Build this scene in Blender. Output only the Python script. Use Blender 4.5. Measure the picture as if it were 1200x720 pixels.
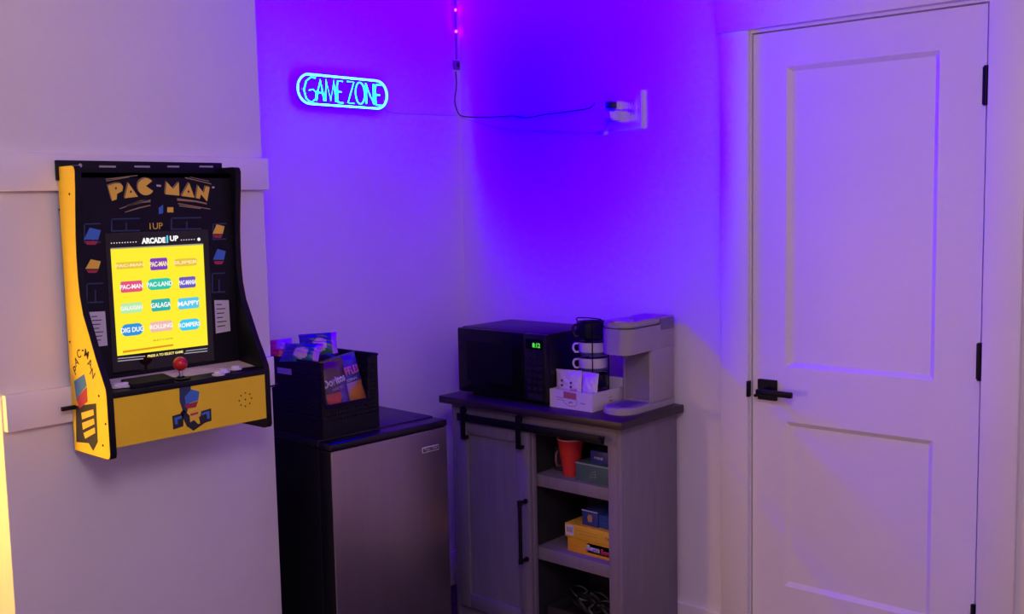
import bpy, bmesh, math, random
from mathutils import Vector, Matrix
random.seed(7)
for _o in list(bpy.data.objects): bpy.data.objects.remove(_o)
SC = bpy.context.scene
COL = SC.collection

# ------------------------------------------------------------------ camera, world, room light, exposure
CAM_H = 1.522
YAW, PITCH, ROLL, FOC = math.radians(48.4425), math.radians(-5.6422), math.radians(-1.2075), 1229.35
FW = Vector((math.sin(YAW)*math.cos(PITCH), math.cos(YAW)*math.cos(PITCH), math.sin(PITCH)))
RT0 = Vector((math.cos(YAW), -math.sin(YAW), 0)); UP0 = RT0.cross(FW)
RT = RT0*math.cos(ROLL) + UP0*math.sin(ROLL); UP = UP0*math.cos(ROLL) - RT0*math.sin(ROLL)
cd = bpy.data.cameras.new('camera'); cam = bpy.data.objects.new('camera', cd); COL.objects.link(cam)
cd.sensor_width = 36.0; cd.lens = FOC*36.0/1200.0; cd.clip_start = 0.05
cam.matrix_world = Matrix(((RT.x, UP.x, -FW.x, 0), (RT.y, UP.y, -FW.y, 0), (RT.z, UP.z, -FW.z, CAM_H), (0, 0, 0, 1)))
SC.camera = cam

wd = bpy.data.worlds.new('world'); SC.world = wd; wd.use_nodes = True
wd.node_tree.nodes['Background'].inputs[0].default_value = (1.18, 0.62, 1.22, 1)   # the rest of the purple-lit room
wd.node_tree.nodes['Background'].inputs[1].default_value = 0.40

def lamp(name, kind, loc, col, power, aim=None, size=0.1, size_y=None):
    l = bpy.data.lights.new(name, kind); l.energy = power
    if kind == 'AREA':
        l.size = size
        if size_y: l.shape = 'RECTANGLE'; l.size_y = size_y
    else: l.shadow_soft_size = size
    l.use_nodes = True; nt = l.node_tree; e = nt.nodes['Emission']; c = nt.nodes.new('ShaderNodeCombineXYZ')
    for i in range(3): c.inputs[i].default_value = col[i]
    nt.links.new(c.outputs[0], e.inputs['Color'])
    o = bpy.data.objects.new(name, l); COL.objects.link(o); o.location = loc
    if aim: o.rotation_euler = Vector(aim).to_track_quat('-Z', 'Y').to_euler()
    return o
lamp('room_ceiling_light', 'POINT', (0.3, 0.2, 2.30), (1.0, 0.84, 0.92), 41, size=0.32)

vs = SC.view_settings
SC.display_settings.display_device = 'sRGB'
vs.view_transform = 'Standard'; vs.look = 'None'; vs.gamma = 1.0; vs.use_curve_mapping = False
vs.exposure = 0.0

LED_BLUE = (0.045, -0.125, 1.0)      # a deep blue LED lies outside the display's gamut
SIGN_BLUE = (-0.055, -0.12, 1.0)
SIGN_POWER = 31.0
LED_POWER = 3.7                     # watts per metre
LAMP_POWER = 74.0

# ------------------------------------------------------------------ pixel -> point on a plane
def ray(x, y): return FW*FOC + RT*(x-600) - UP*(y-360)
def on_x(x, y, X): d = ray(x, y); return Vector((0, 0, CAM_H)) + d*(X/d.x)
def on_y(x, y, Y): d = ray(x, y); return Vector((0, 0, CAM_H)) + d*(Y/d.y)
def on_z(x, y, Z): d = ray(x, y); return Vector((0, 0, CAM_H)) + d*((Z-CAM_H)/d.z)

# ------------------------------------------------------------------ materials
MATS = {}
def mat(name, col, rough=0.5, metal=0.0, var=0.0, scale=8.0, bump=0.0, bscale=60.0, stretch=None, spec=0.5, alpha=1.0, emit=None, coat=0.0):
    if name in MATS: return MATS[name]
    m = bpy.data.materials.new(name); m.use_nodes = True; nt = m.node_tree
    b = nt.nodes['Principled BSDF']
    b.inputs['Base Color'].default_value = (*col, 1); b.inputs['Roughness'].default_value = rough
    b.inputs['Metallic'].default_value = metal; b.inputs['Specular IOR Level'].default_value = spec
    b.inputs['Alpha'].default_value = alpha; b.inputs['Coat Weight'].default_value = coat
    tc = nt.nodes.new('ShaderNodeTexCoord'); mp = nt.nodes.new('ShaderNodeMapping')
    nt.links.new(tc.outputs['Object'], mp.inputs['Vector'])
    if stretch: mp.inputs['Scale'].default_value = stretch
    if var:
        n = nt.nodes.new('ShaderNodeTexNoise'); n.inputs['Scale'].default_value = scale; n.inputs['Detail'].default_value = 5
        r = nt.nodes.new('ShaderNodeValToRGB')
        r.color_ramp.elements[0].color = (*[c*(1-var) for c in col], 1); r.color_ramp.elements[1].color = (*[min(1, c*(1+var)) for c in col], 1)
        r.color_ramp.elements[0].position = 0.3; r.color_ramp.elements[1].position = 0.7
        nt.links.new(mp.outputs[0], n.inputs['Vector']); nt.links.new(n.outputs['Fac'], r.inputs['Fac']); nt.links.new(r.outputs['Color'], b.inputs['Base Color'])
    if bump:
        n2 = nt.nodes.new('ShaderNodeTexNoise'); n2.inputs['Scale'].default_value = bscale; n2.inputs['Detail'].default_value = 4
        bp = nt.nodes.new('ShaderNodeBump'); bp.inputs['Strength'].default_value = bump; bp.inputs['Distance'].default_value = 0.002
        nt.links.new(mp.outputs[0], n2.inputs['Vector']); nt.links.new(n2.outputs['Fac'], bp.inputs['Height']); nt.links.new(bp.outputs[0], b.inputs['Normal'])
    if emit:
        b.inputs['Emission Color'].default_value = (*emit[0], 1); b.inputs['Emission Strength'].default_value = emit[1]
    MATS[name] = m; return m

def glow(name, rgb, sampling=True):
    """pure emitter, radiance rgb"""
    if name in MATS: return MATS[name]
    m = bpy.data.materials.new(name); m.use_nodes = True; nt = m.node_tree
    for n in list(nt.nodes): nt.nodes.remove(n)
    out = nt.nodes.new('ShaderNodeOutputMaterial'); e = nt.nodes.new('ShaderNodeEmission'); c = nt.nodes.new('ShaderNodeCombineXYZ')
    for i in range(3): c.inputs[i].default_value = rgb[i]
    nt.links.new(c.outputs[0], e.inputs['Color']); e.inputs['Strength'].default_value = 1.0
    nt.links.new(e.outputs[0], out.inputs['Surface'])
    m.cycles.emission_sampling = 'AUTO' if sampling else 'NONE'
    MATS[name] = m; return m

M_WALL = mat('wall_paint', (0.76, 0.73, 0.74), 0.85, var=0.02, scale=3, bump=0.06, bscale=220)
M_TRIM = mat('trim_paint', (0.80, 0.77, 0.79), 0.42, var=0.015, scale=4)
M_DOORP = mat('door_paint', (0.80, 0.77, 0.80), 0.40, var=0.015, scale=4)
M_CEIL = mat('ceiling_paint', (0.78, 0.76, 0.77), 0.9, var=0.02)
M_BLACK = mat('black_plastic', (0.012, 0.012, 0.016), 0.42, var=0.1)
M_BLACKM = mat('black_metal', (0.004, 0.004, 0.006), 0.45, spec=0.2)
M_WHITEP = mat('white_plastic', (0.75, 0.74, 0.73), 0.35)

# ------------------------------------------------------------------ mesh helpers
ROOTM = {}
def root_matrix(o):
    while o.parent: o = o.parent
    return ROOTM.get(o.name, Matrix.Identity(4))
def link(name, me, m, parent=None, world=True):
    o = bpy.data.objects.new(name, me); COL.objects.link(o)
    if m is not None:
        for k in (m if isinstance(m, (list, tuple)) else [m]): me.materials.append(k)
    if parent is not None:
        o.parent = parent
        if world: me.transform(root_matrix(parent).inverted())
    return o
def from_bm(name, bm, m, parent=None, world=True, smooth=False):
    bmesh.ops.recalc_face_normals(bm, faces=bm.faces)
    me = bpy.data.meshes.new(name); bm.to_mesh(me); bm.free()
    if smooth:
        me.shade_smooth()
        try: me.set_sharp_from_angle(angle=math.radians(38))
        except Exception: pass
    return link(name, me, m, parent, world)
def thing(name, label, cat, loc=(0, 0, 0), rz=0.0, group=None):
    e = bpy.data.objects.new(name, None); COL.objects.link(e); e.empty_display_size = 0.05
    e.location = loc; e.rotation_euler = (0, 0, rz)
    ROOTM[e.name] = Matrix.Translation(loc) @ Matrix.Rotation(rz, 4, 'Z')
    return tag(e, label, cat, group)
def tag(o, label, cat, group=None):
    o['label'] = label; o['category'] = cat
    if group: o['group'] = group
    return o
def struct(o):
    o['kind'] = 'structure'; return o

def bm_box(bm, x0, x1, y0, y1, z0, z1, bev=0.0, seg=2):
    r = bmesh.ops.create_cube(bm, size=1.0)
    for v in r['verts']:
        v.co = Vector(((x0+x1)/2+v.co.x*(x1-x0), (y0+y1)/2+v.co.y*(y1-y0), (z0+z1)/2+v.co.z*(z1-z0)))
    if bev > 0:
        es = list({e for v in r['verts'] for e in v.link_edges})
        bmesh.ops.bevel(bm, geom=es, offset=bev, segments=seg, affect='EDGES', profile=0.5)
def box(name, x0, x1, y0, y1, z0, z1, m, parent=None, bev=0.0, world=True, seg=2):
    bm = bmesh.new(); bm_box(bm, min(x0, x1), max(x0, x1), min(y0, y1), max(y0, y1), min(z0, z1), max(z0, z1), bev, seg)
    return from_bm(name, bm, m, parent, world, smooth=bev > 0)
def rotpart(o, piv, R):
    me = o.data; me.transform(Matrix.Translation(piv) @ R.to_4x4() @ Matrix.Translation(-Vector(piv)))

def bm_prism(bm, pts, O, U, V, t0, t1, bev=0.0):
    """2-D polygon pts in the frame O,U,V extruded along N = U x V from t0 to t1"""
    O, U, V = Vector(O), Vector(U), Vector(V); N = U.cross(V).normalized()
    a = [bm.verts.new(O+U*p[0]+V*p[1]+N*t0) for p in pts]
    b = [bm.verts.new(O+U*p[0]+V*p[1]+N*t1) for p in pts]
    n = len(pts); fs = [bm.faces.new(a[::-1]), bm.faces.new(b)]
    for i in range(n): bm.faces.new((a[i], a[(i+1) % n], b[(i+1) % n], b[i]))
    if bev > 0:
        es = list({e for f in fs for e in f.edges})
        bmesh.ops.bevel(bm, geom=es, offset=bev, segments=2, affect='EDGES')
def prism(name, pts, O, U, V, t0, t1, m, parent=None, bev=0.0, world=True, smooth=None):
    bm = bmesh.new(); bm_prism(bm, pts, O, U, V, t0, t1, bev)
    return from_bm(name, bm, m, parent, world, smooth=(bev > 0 or len(pts) > 12) if smooth is None else smooth)
X_, Y_, Z_ = Vector((1, 0, 0)), Vector((0, 1, 0)), Vector((0, 0, 1))

def bm_tube(bm, path, r, n=8, closed=False, caps=True):
    P = [Vector(p) for p in path]; L = len(P); rings = []; prev = None
    for i, p in enumerate(P):
        if closed: t = (P[(i+1) % L]-P[i-1])
        else: t = P[min(i+1, L-1)]-P[max(i-1, 0)]
        t.normalize()
        if prev is None:
            a = Z_ if abs(t.z) < 0.9 else X_
            nx = t.cross(a).normalized()
        else:
            nx = (prev-t*prev.dot(t)).normalized()
        prev = nx; ny = t.cross(nx)
        rr = r[i] if isinstance(r, (list, tuple)) else r
        rings.append([bm.verts.new(p+(nx*math.cos(2*math.pi*k/n)+ny*math.sin(2*math.pi*k/n))*rr) for k in range(n)])
    for i in range(L if closed else L-1):
        A, B = rings[i], rings[(i+1) % L]
        for k in range(n): bm.faces.new((A[k], A[(k+1) % n], B[(k+1) % n], B[k]))
    if caps and not closed: bm.faces.new(rings[0][::-1]); bm.faces.new(rings[-1])
def tube(name, path, r, m, parent=None, n=8, closed=False, world=True):
    bm = bmesh.new(); bm_tube(bm, path, r, n, closed)
    return from_bm(name, bm, m, parent, world, smooth=True)
def smooth_path(pts, sub=6):
    P = [Vector(p) for p in pts]; out = []
    for i in range(len(P)-1):
        p0, p1, p2, p3 = P[max(i-1, 0)], P[i], P[i+1], P[min(i+2, len(P)-1)]
        for k in range(sub):
            t = k/sub
            out.append(0.5*((2*p1)+(p2-p0)*t+(2*p0-5*p1+4*p2-p3)*t*t+(3*p1-p0-3*p2+p3)*t**3))
    out.append(P[-1]); return out
def lathe(name, prof, c, m, parent=None, n=24, axis=Z_, world=True, cap=True):
    """profile of (radius, height) about the axis through c"""
    bm = bmesh.new(); c = Vector(c); axis = Vector(axis).normalized()
    a = X_ if abs(axis.x) < 0.9 else Y_
    u = axis.cross(a).normalized(); w = axis.cross(u)
    rings = []
    for r, hgt in prof:
        if r < 1e-6: rings.append([bm.verts.new(c+axis*hgt)])
        else: rings.append([bm.verts.new(c+axis*hgt+(u*math.cos(2*math.pi*k/n)+w*math.sin(2*math.pi*k/n))*r) for k in range(n)])
    for A, B in zip(rings, rings[1:]):
        for k in range(n):
            q = [A[k % len(A)], A[(k+1) % len(A)], B[(k+1) % len(B)], B[k % len(B)]]
            q = [v for i, v in enumerate(q) if v not in q[:i]]
            if len(q) > 2: bm.faces.new(q)
    if cap:
        if len(rings[0]) > 1: bm.faces.new(rings[0])
        if len(rings[-1]) > 1: bm.faces.new(rings[-1])
    return from_bm(name, bm, m, parent, world, smooth=True)
def rrect(w, h, r, n=6, cx=0, cy=0):
    pts = []
    for sx, sy, a0 in ((1, 1, 0), (-1, 1, 90), (-1, -1, 180), (1, -1, 270)):
        for k in range(n+1):
            a = math.radians(a0+90*k/n)
            pts.append((cx+sx*(w/2-r)+r*math.cos(a), cy+sy*(h/2-r)+r*math.sin(a)))
    return pts
def circle(r, n=20, cx=0, cy=0): return [(cx+r*math.cos(2*math.pi*k/n), cy+r*math.sin(2*math.pi*k/n)) for k in range(n)]

def text_mesh(s, width=None, height=None, bold=0.0, extrude=0.0004, shear=0.0):
    c = bpy.data.curves.new('t', 'FONT'); c.body = s; c.align_x = 'CENTER'; c.align_y = 'CENTER'; c.size = 1.0
    c.offset = bold; c.extrude = 0; c.resolution_u = 3; c.shear = shear
    o = bpy.data.objects.new('t', c); COL.objects.link(o)
    dg = bpy.context.evaluated_depsgraph_get(); me = bpy.data.meshes.new_from_object(o.evaluated_get(dg))
    bpy.data.objects.remove(o); bpy.data.curves.remove(c)
    xs = [v.co.x for v in me.vertices]; ys = [v.co.y for v in me.vertices]
    cx, cy = (min(xs)+max(xs))/2, (min(ys)+max(ys))/2; w, h = max(xs)-min(xs), max(ys)-min(ys)
    if width and height: sx, sy = width/w, height/h
    elif width: sx = sy = width/w
    else: sx = sy = height/h
    for v in me.vertices: v.co = Vector(((v.co.x-cx)*sx, (v.co.y-cy)*sy, 0))
    bm = bmesh.new(); bm.from_mesh(me); bpy.data.meshes.remove(me)
    bmesh.ops.remove_doubles(bm, verts=bm.verts, dist=1e-6)
    r = bmesh.ops.extrude_face_region(bm, geom=list(bm.faces))
    for v in r['geom']:
        if isinstance(v, bmesh.types.BMVert): v.co.z += extrude
    return bm
def text(s, O, U, V, m, parent, width=None, height=None, bold=0.0, name='lettering', shear=0.0, fn=None, world=True, rot=0.0):
    bm = text_mesh(s, width, height, bold, shear=shear)
    O, U, V = Vector(O), Vector(U), Vector(V); N = U.cross(V)
    ca, sa = math.cos(rot), math.sin(rot)
    for v in bm.verts:
        x, y, z = v.co.x*ca-v.co.y*sa, v.co.x*sa+v.co.y*ca, v.co.z
        v.co = O+U*x+V*y+N*(z+(fn(x, y) if fn else 0))
    return from_bm(name, bm, m, parent, world)

# ------------------------------------------------------------------ the setting
XC, YB, YA = 3.009, 2.916, 2.52       # wall with the door, wall with the sign, face of the pillar wall
PX0, PX1 = 1.0215, 1.787              # pillar wall ends
CEIL = 2.55
DY0, DY1, DZ = 0.936, 1.640, 2.032    # door opening
def floor_mat():
    m = mat('floor_planks', (0.045, 0.030, 0.028), 0.45, var=0.35, scale=6, stretch=(1.5, 12, 1), bump=0.1)
    return m
fl = struct(box('floor', -2.6, 3.15, -2.2, 3.05, -0.06, -0.004, mat('subfloor', (0.02, 0.015, 0.014), 0.7)))
pm = floor_mat()
for i in range(11):                   # dark boards in front of the back wall
    y1 = YB-0.001-i*0.155
    for j in range(3):
        x0 = 0.55+j*0.92-(i % 3)*0.3
        xa, xb = max(x0, -0.3), min(x0+0.918, XC-0.001)
        if xb-xa > 0.05 and not (xa < PX1 and xb > PX0 and y1 > YA): box('plank', xa, xb, y1-0.153, y1, -0.004, 0.0, pm, fl, bev=0.0008, seg=1)
struct(box('ceiling', -2.6, 3.15, -2.2, 3.05, CEIL, CEIL+0.06, M_CEIL))
struct(box('wall_back', -2.6, XC+0.12, YB, YB+0.12, 0, CEIL, M_WALL))
struct(box('wall_left', PX0, PX1, YA, YB, 0, CEIL, M_WALL, bev=0.003))
bm = bmesh.new()
bm_box(bm, XC, XC+0.12, DY1+0.02, YB, 0, CEIL)
bm_box(bm, XC, XC+0.12, DY0-0.02, DY1+0.02, DZ+0.02, CEIL)
bm_box(bm, XC, XC+0.12, -2.2, DY0-0.02, 0, CEIL)
struct(from_bm('wall_right', bm, M_WALL))
struct(box('baseboard_back', PX1, XC-0.014, YB-0.014, YB, 0, 0.137, M_TRIM, bev=0.003))
bm = bmesh.new()
bm_box(bm, XC-0.014, XC, 1.748, YB-0.014, 0, 0.137, 0.003); bm_box(bm, XC-0.014, XC, -2.2, 0.836, 0, 0.137, 0.003)
struct(from_bm('baseboard_right', bm, M_TRIM))
# two flat rails across the pillar wall
struct(box('trim_1', PX0-0.012, PX1+0.006, YA-0.02, YA, 1.575, 1.664, M_TRIM, bev=0.002))
struct(box('trim_2', PX0+0.004, PX1-0.004, YA-0.02, YA, 1.010, 1.098, M_TRIM, bev=0.002))
# door casing
CX = XC-0.019
struct(box('trim_3', CX, XC, DY1+0.006, DY1+0.104, 0, DZ+0.012, M_TRIM, bev=0.0025))
struct(box('trim_4', CX, XC, DY0-0.104, DY0-0.006, 0, DZ+0.012, M_TRIM, bev=0.0025))
struct(box('trim_5', XC-0.026, XC, DY0-0.118, DY1+0.118, DZ+0.012, DZ+0.152, M_TRIM, bev=0.0025))
struct(box('trim_6', XC-0.034, XC, DY0-0.130, DY1+0.130, DZ+0.152, DZ+0.172, M_TRIM, bev=0.002))
bm = bmesh.new()
bm_box(bm, XC-0.004, XC+0.115, DY1+0.001, DY1+0.02, 0, DZ+0.02); bm_box(bm, XC-0.004, XC+0.115, DY0-0.02, DY0-0.001, 0, DZ+0.02)
bm_box(bm, XC-0.004, XC+0.115, DY0-0.001, DY1+0.001, DZ+0.002, DZ+0.02)
bm_box(bm, XC+0.04, XC+0.055, DY0-0.001, DY0+0.012, 0, DZ); bm_box(bm, XC+0.04, XC+0.055, DY1-0.012, DY1+0.001, 0, DZ)
struct(from_bm('trim_7', bm, M_TRIM))

# the door: stiles, rails, sunk panels with a sloped edge
door = bpy.data.objects.new('door_1', None); COL.objects.link(door); door.location = (XC, (DY0+DY1)/2, 0); door['kind'] = 'structure'
ROOTM['door_1'] = Matrix.Translation(door.location)
dx0, dx1 = XC-0.001, XC+0.036
da, db = DY0+0.003, DY1-0.003
P0, P1 = 1.064, 1.524                  # panel sides
rows = [(0.992, 1.920), (0.282, 0.818)]
box('stile', dx0, dx1, da, P0, 0.008, DZ-0.003, M_DOORP, door)
box('stile', dx0, dx1, P1, db, 0.008, DZ-0.003, M_DOORP, door)
for z0, z1 in ((0.008, 0.282), (0.818, 0.992), (1.920, DZ-0.003)): box('rail', dx0, dx1, P0, P1, z0, z1, M_DOORP, door)
for z0, z1 in rows:
    bm = bmesh.new(); s, d = 0.014, 0.011
    o4 = [bm.verts.new((dx0, y, z)) for y, z in ((P0, z0), (P1, z0), (P1, z1), (P0, z1))]
    i4 = [bm.verts.new((dx0+d, y, z)) for y, z in ((P0+s, z0+s), (P1-s, z0+s), (P1-s, z1-s), (P0+s, z1-s))]
    b4 = [bm.verts.new((dx1, y, z)) for y, z in ((P0, z0), (P1, z0), (P1, z1), (P0, z1))]
    bm.faces.new(i4)
    for k in range(4):
        bm.faces.new((o4[k], o4[(k+1) % 4], i4[(k+1) % 4], i4[k])); bm.faces.new((o4[k], b4[k], b4[(k+1) % 4], o4[(k+1) % 4]))
    bm.faces.new(b4)
    from_bm('panel', bm, M_DOORP, door)
hd = prism('handle', rrect(0.066, 0.066, 0.004, 3), (dx0, 1.583, 0.914), -Y_, Z_, 0, 0.009, M_BLACKM, door, bev=0.001); hd['label'] = 'matt black square lever handle'
lathe('spindle', [(0.011, 0), (0.011, 0.045)], (dx0-0.009, 1.583, 0.914), M_BLACKM, hd, 14, axis=-X_)
box('lever', dx0-0.062, dx0-0.046, 1.474, 1.595, 0.905, 0.923, M_BLACKM, hd, bev=0.003)
lathe('lock_pin', [(0.005, 0), (0.005, 0.016), (0.003, 0.018)], (dx0-0.009, 1.616, 0.895), M_BLACKM, hd, 10, axis=-X_)
sp = box('strike_plate', XC-0.022, XC-0.003, DY1+0.0015, DY1+0.010, 0.886, 0.938, M_BLACKM, door, bev=0.002)
for z in (1.812, 1.059, 0.312):
    hg = box('hinge', XC-0.006, XC-0.001, DY0-0.004, DY0+0.012, z-0.050, z+0.050, M_BLACKM, door)
    lathe('knuckle', [(0.0065, -0.053), (0.0065, 0.053)], (XC-0.0085, DY0+0.002, z), M_BLACKM, hg, 10)

# ------------------------------------------------------------------ wall-mounted arcade machine
def build_arcade():
    AX0, AX1, AB = 1.183, 1.640, 2.4995
    t = thing('arcade_machine', 'black and yellow wall-mounted arcade machine with lit yellow game menu', 'arcade machine', (1.4115, AB, 0.938))
    blk = mat('arcade_black', (0.006, 0.005, 0.010), 0.5, var=0.1, spec=0.22); yel = mat('arcade_yellow', (0.95, 0.66, 0.010), 0.45, var=0.03)
    edge = mat('edge_trim_black', (0.005, 0.005, 0.008), 0.45, spec=0.25)
    red = mat('arcade_red', (0.60, 0.02, 0.02), 0.28); blu = mat('print_blue', (0.05, 0.19, 0.55), 0.5); navy = mat('print_navy', (0.022, 0.040, 0.105), 0.5)
    gold = mat('print_gold', (0.92, 0.60, 0.05), 0.5); gdim = mat('print_gold_line', (0.42, 0.29, 0.12), 0.5); pwhite = mat('print_white', (0.62, 0.60, 0.60), 0.55); pred = mat('print_red', (0.42, 0.03, 0.06), 0.5)
    ink = mat('print_ink', (0.015, 0.015, 0.022), 0.5); paleY = mat('print_pale', (0.72, 0.58, 0.30), 0.5)
    prof = [(2.4995, 0.938), (2.4995, 1.634), (2.425, 1.634), (2.416, 1.631), (2.412, 1.622), (2.415, 1.58), (2.421, 1.53), (2.427, 1.47), (2.4295, 1.42), (2.429, 1.37), (2.425, 1.325), (2.414, 1.28), (2.392, 1.236), (2.363, 1.176), (2.336, 1.129), (2.325, 1.108), (2.322, 1.092), (2.321, 0.950), (2.325, 0.941), (2.335, 0.938)]
    pp = [(-y, z) for y, z in prof]
    for x0 in (AX0, AX1-0.016):
        s = prism('side_panel', pp, (x0, 0, 0), -Y_, Z_, -0.016, 0.0, edge, t)
        if x0 == AX0: left = s
        else: right = s
    cen = Vector((-2.42, 1.25))
    shr = [((p[0]-cen.x)*0.985+cen.x, (p[1]-cen.y)*0.995+cen.y) for p in pp]
    prism('side_art', shr, (AX0, 0, 0), -Y_, Z_, 0, 0.0008, yel, left)['label'] = 'bright yellow printed side'
    prism('side_art', shr, (AX1, 0, 0), -Y_, Z_, -0.0008, 0, yel, right)
    S0 = AX0-0.0008
    # outlined lettering in an arc and abstract print on the side
    for ch, (px, py), a in zip('PAC-MAN', ((88.2, 434), (89.5, 424), (92.5, 415), (97, 411), (101.5, 415), (105.5, 426), (108.5, 438)), (60, 50, 35, 0, -40, -60, -75)):
        p = on_x(px, py, S0); text(ch, p, -Y_, Z_, ink, left, height=0.021 if ch != '-' else 0.004, bold=0.012, rot=math.radians(a)*0.55)
    def sidepoly(pts, m, k=1):
        P = [on_x(50+a/3.79, 360+b/3.79, S0) for a, b in pts]
        prism('side_print', [(-p.y, p.z) for p in P], (S0, 0, 0), -Y_, Z_, 0, 0.0003*k, m, left)
    sidepoly([(148, 440), (238, 428), (245, 600), (225, 640), (205, 605), (150, 600)], ink)
    sidepoly([(140, 330), (185, 298), (196, 350), (150, 410)], blu, 2); sidepoly([(150, 410), (196, 355), (200, 420), (165, 452)], pred, 2)
    sidepoly([(172, 470), (225, 455), (228, 480), (176, 500)], gold, 2); sidepoly([(176, 515), (228, 495), (231, 520), (180, 545)], gold, 2); sidepoly([(182, 560), (232, 535), (234, 560), (190, 585)], gold, 2)
    for a, b in ((122, 155), (250, 395), (280, 520), (268, 615)):
        p = on_x(50+a/3.79, 360+b/3.79, S0); lathe('screw', [(0.0032, 0), (0.0026, 0.0012), (0, 0.0014)], p, edge, left, 8, axis=-X_)
    for a, b in ((68, 145), (126, 190), (78, 263)):
        p = on_x(50+a/4, 180+b/4, S0); lathe('screw', [(0.0032, 0), (0.0026, 0.0012), (0, 0.0014)], p, edge, left, 8, axis=-X_)
    # back board with slots, bezel, deck, front, underside
    bp = box('back_board', AX0-0.006, AX1-0.006, AB-0.010, AB, 1.60, 1.648, blk, t, bev=0.001)
    lt = mat('slot_pale', (0.45, 0.42, 0.46), 0.5)
    for a, b in ((265, 343), (430, 503), (585, 640), (735, 798)):
        p, q = on_y(50+a/4, 195.2, AB-0.0102), on_y(50+b/4, 195.6, AB-0.0102)
        box('slot', p.x, q.x, AB-0.0106, AB-0.0099, p.z-0.0022, p.z+0.0022, lt, bp)
    p = on_y(94, 194, AB-0.0102); lathe('screw', [(0.005, 0), (0.004, 0.002), (0, 0.0022)], p, lt, bp, 10, axis=-Y_)
    BY = 2.440; IX0, IX1 = AX0+0.016, AX1-0.016
    bz = box('bezel', IX0, IX1, BY, BY+0.012, 1.098, 1.617, blk, t)
    box('back_panel', IX0, IX1, AB-0.008, AB, 0.976, 1.599, blk, t)
    box('top_panel', IX0, IX1, BY, AB-0.011, 1.605, 1.617, blk, t)
    U, V = X_, Z_
    def bez(pts, m, k=1, name='print'):
        P = [on_y(x, y, BY) for x, y in pts]
        prism(name, [(p.x, p.z) for p in P], (0, BY, 0), U, V, 0, 0.0003*k, m, bz)
    def bezc(pts, m, k=1): bez([(110+a/8, 195+b/8) for a, b in pts], m, k)
    # marquee letters
    C = [(487+78*math.cos(math.radians(a)), 192-80*math.sin(math.radians(a))) for a in range(42, 331, 12)] + [(487, 185)]
    L = [[(130, 182), (200, 160), (250, 160), (272, 190), (266, 232), (216, 258), (212, 310), (170, 325)], [(322, 155), (412, 285), (288, 300)], C,
         [(680, 145), (740, 212), (795, 150), (800, 275), (668, 262)], [(892, 155), (942, 295), (820, 278)], [(975, 180), (1030, 252), (1045, 190), (1085, 195), (1060, 330), (1003, 262), (992, 305), (955, 298)]]
    for q in L:
        bezc([(x-9, y-9) for x, y in q], gdim, 1); bezc([(x-4, y-4) for x, y in q], ink, 2); bezc(q, gold, 3)
    for cx, cy in ((205, 206), (345, 238), (885, 238)): bezc([(cx+9*math.cos(a), cy+12*math.sin(a)) for a in (0, .8, 1.6, 2.4, 3.2, 4, 4.8, 5.6)], ink, 4)
    bezc([(585, 172), (628, 176), (628, 192), (590, 190)], pwhite, 3); bezc([(1108, 190), (1128, 190), (1128, 206), (1108, 206)], pwhite, 3)
    for q in ([(110, 118), (410, 82), (412, 88), (110, 126)], [(115, 135), (330, 98), (332, 103), (115, 142)], [(855, 102), (1100, 162), (1100, 170), (855, 110)], [(900, 98), (1080, 138), (1080, 143), (900, 103)],
              [(240, 396), (420, 328), (530, 312), (530, 318), (425, 340), (242, 402)], [(300, 370), (440, 318), (530, 318), (530, 336), (440, 342), (305, 380)], [(290, 428), (420, 385), (530, 362), (530, 370), (425, 395), (292, 434)],
              [(780, 300), (960, 322), (1060, 345), (1058, 358), (950, 335), (782, 322)], [(790, 345), (1090, 398), (1088, 405), (790, 354)], [(800, 365), (1000, 392), (1000, 400), (800, 374)]): bezc(q, gdim, 1)
    # maze-like outlines
    def maze(x, y, w, hh):
        for q in ([(x, y), (x+w, y-0.6), (x+w, y+1), (x, y+1.6)], [(x, y+hh), (x+w, y+hh-0.6), (x+w, y+hh+1), (x, y+hh+1.6)], [(x, y), (x+1.6, y), (x+1.6, y+hh), (x, y+hh)], [(x+w*0.5, y+hh*0.35), (x+w*0.5+1.6, y+hh*0.35), (x+w*0.5+1.6, y+hh), (x+w*0.5, y+hh)]): bez(q, navy)
    maze(130, 256, 34, 14); maze(200, 255, 36, 13); maze(101, 332, 20, 22); maze(248, 320, 16, 22); maze(98, 262, 20, 22); maze(249, 262, 16, 18)
    for cx, cy, w, hh, m in ((108, 277, 20, 20, blu), (109, 312, 18, 16, gold), (256, 271, 14, 16, gold), (257, 301, 15, 18, blu)):   # plain colour blocks in place of the printed figures
        bez([(cx-w*.5, cy+hh*.2), (cx-w*.15, cy-hh*.5), (cx+w*.5, cy-hh*.35), (cx+w*.35, cy+hh*.2)], m, 2)
        bez([(cx-w*.45, cy+hh*.28), (cx+w*.35, cy+hh*.28), (cx+w*.2, cy+hh*.5), (cx-w*.3, cy+hh*.5)], pred, 2)
    bez([(186, 244), (191, 240), (191, 250), (186, 251)], blu, 2); bez([(196, 243), (203, 243), (203, 249), (196, 249)], gold, 2)
    p = on_y(183, 265, BY-0.0006); text('1UP', p, U, V, gold, bz, width=0.036, height=0.016, bold=0.0)
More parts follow.
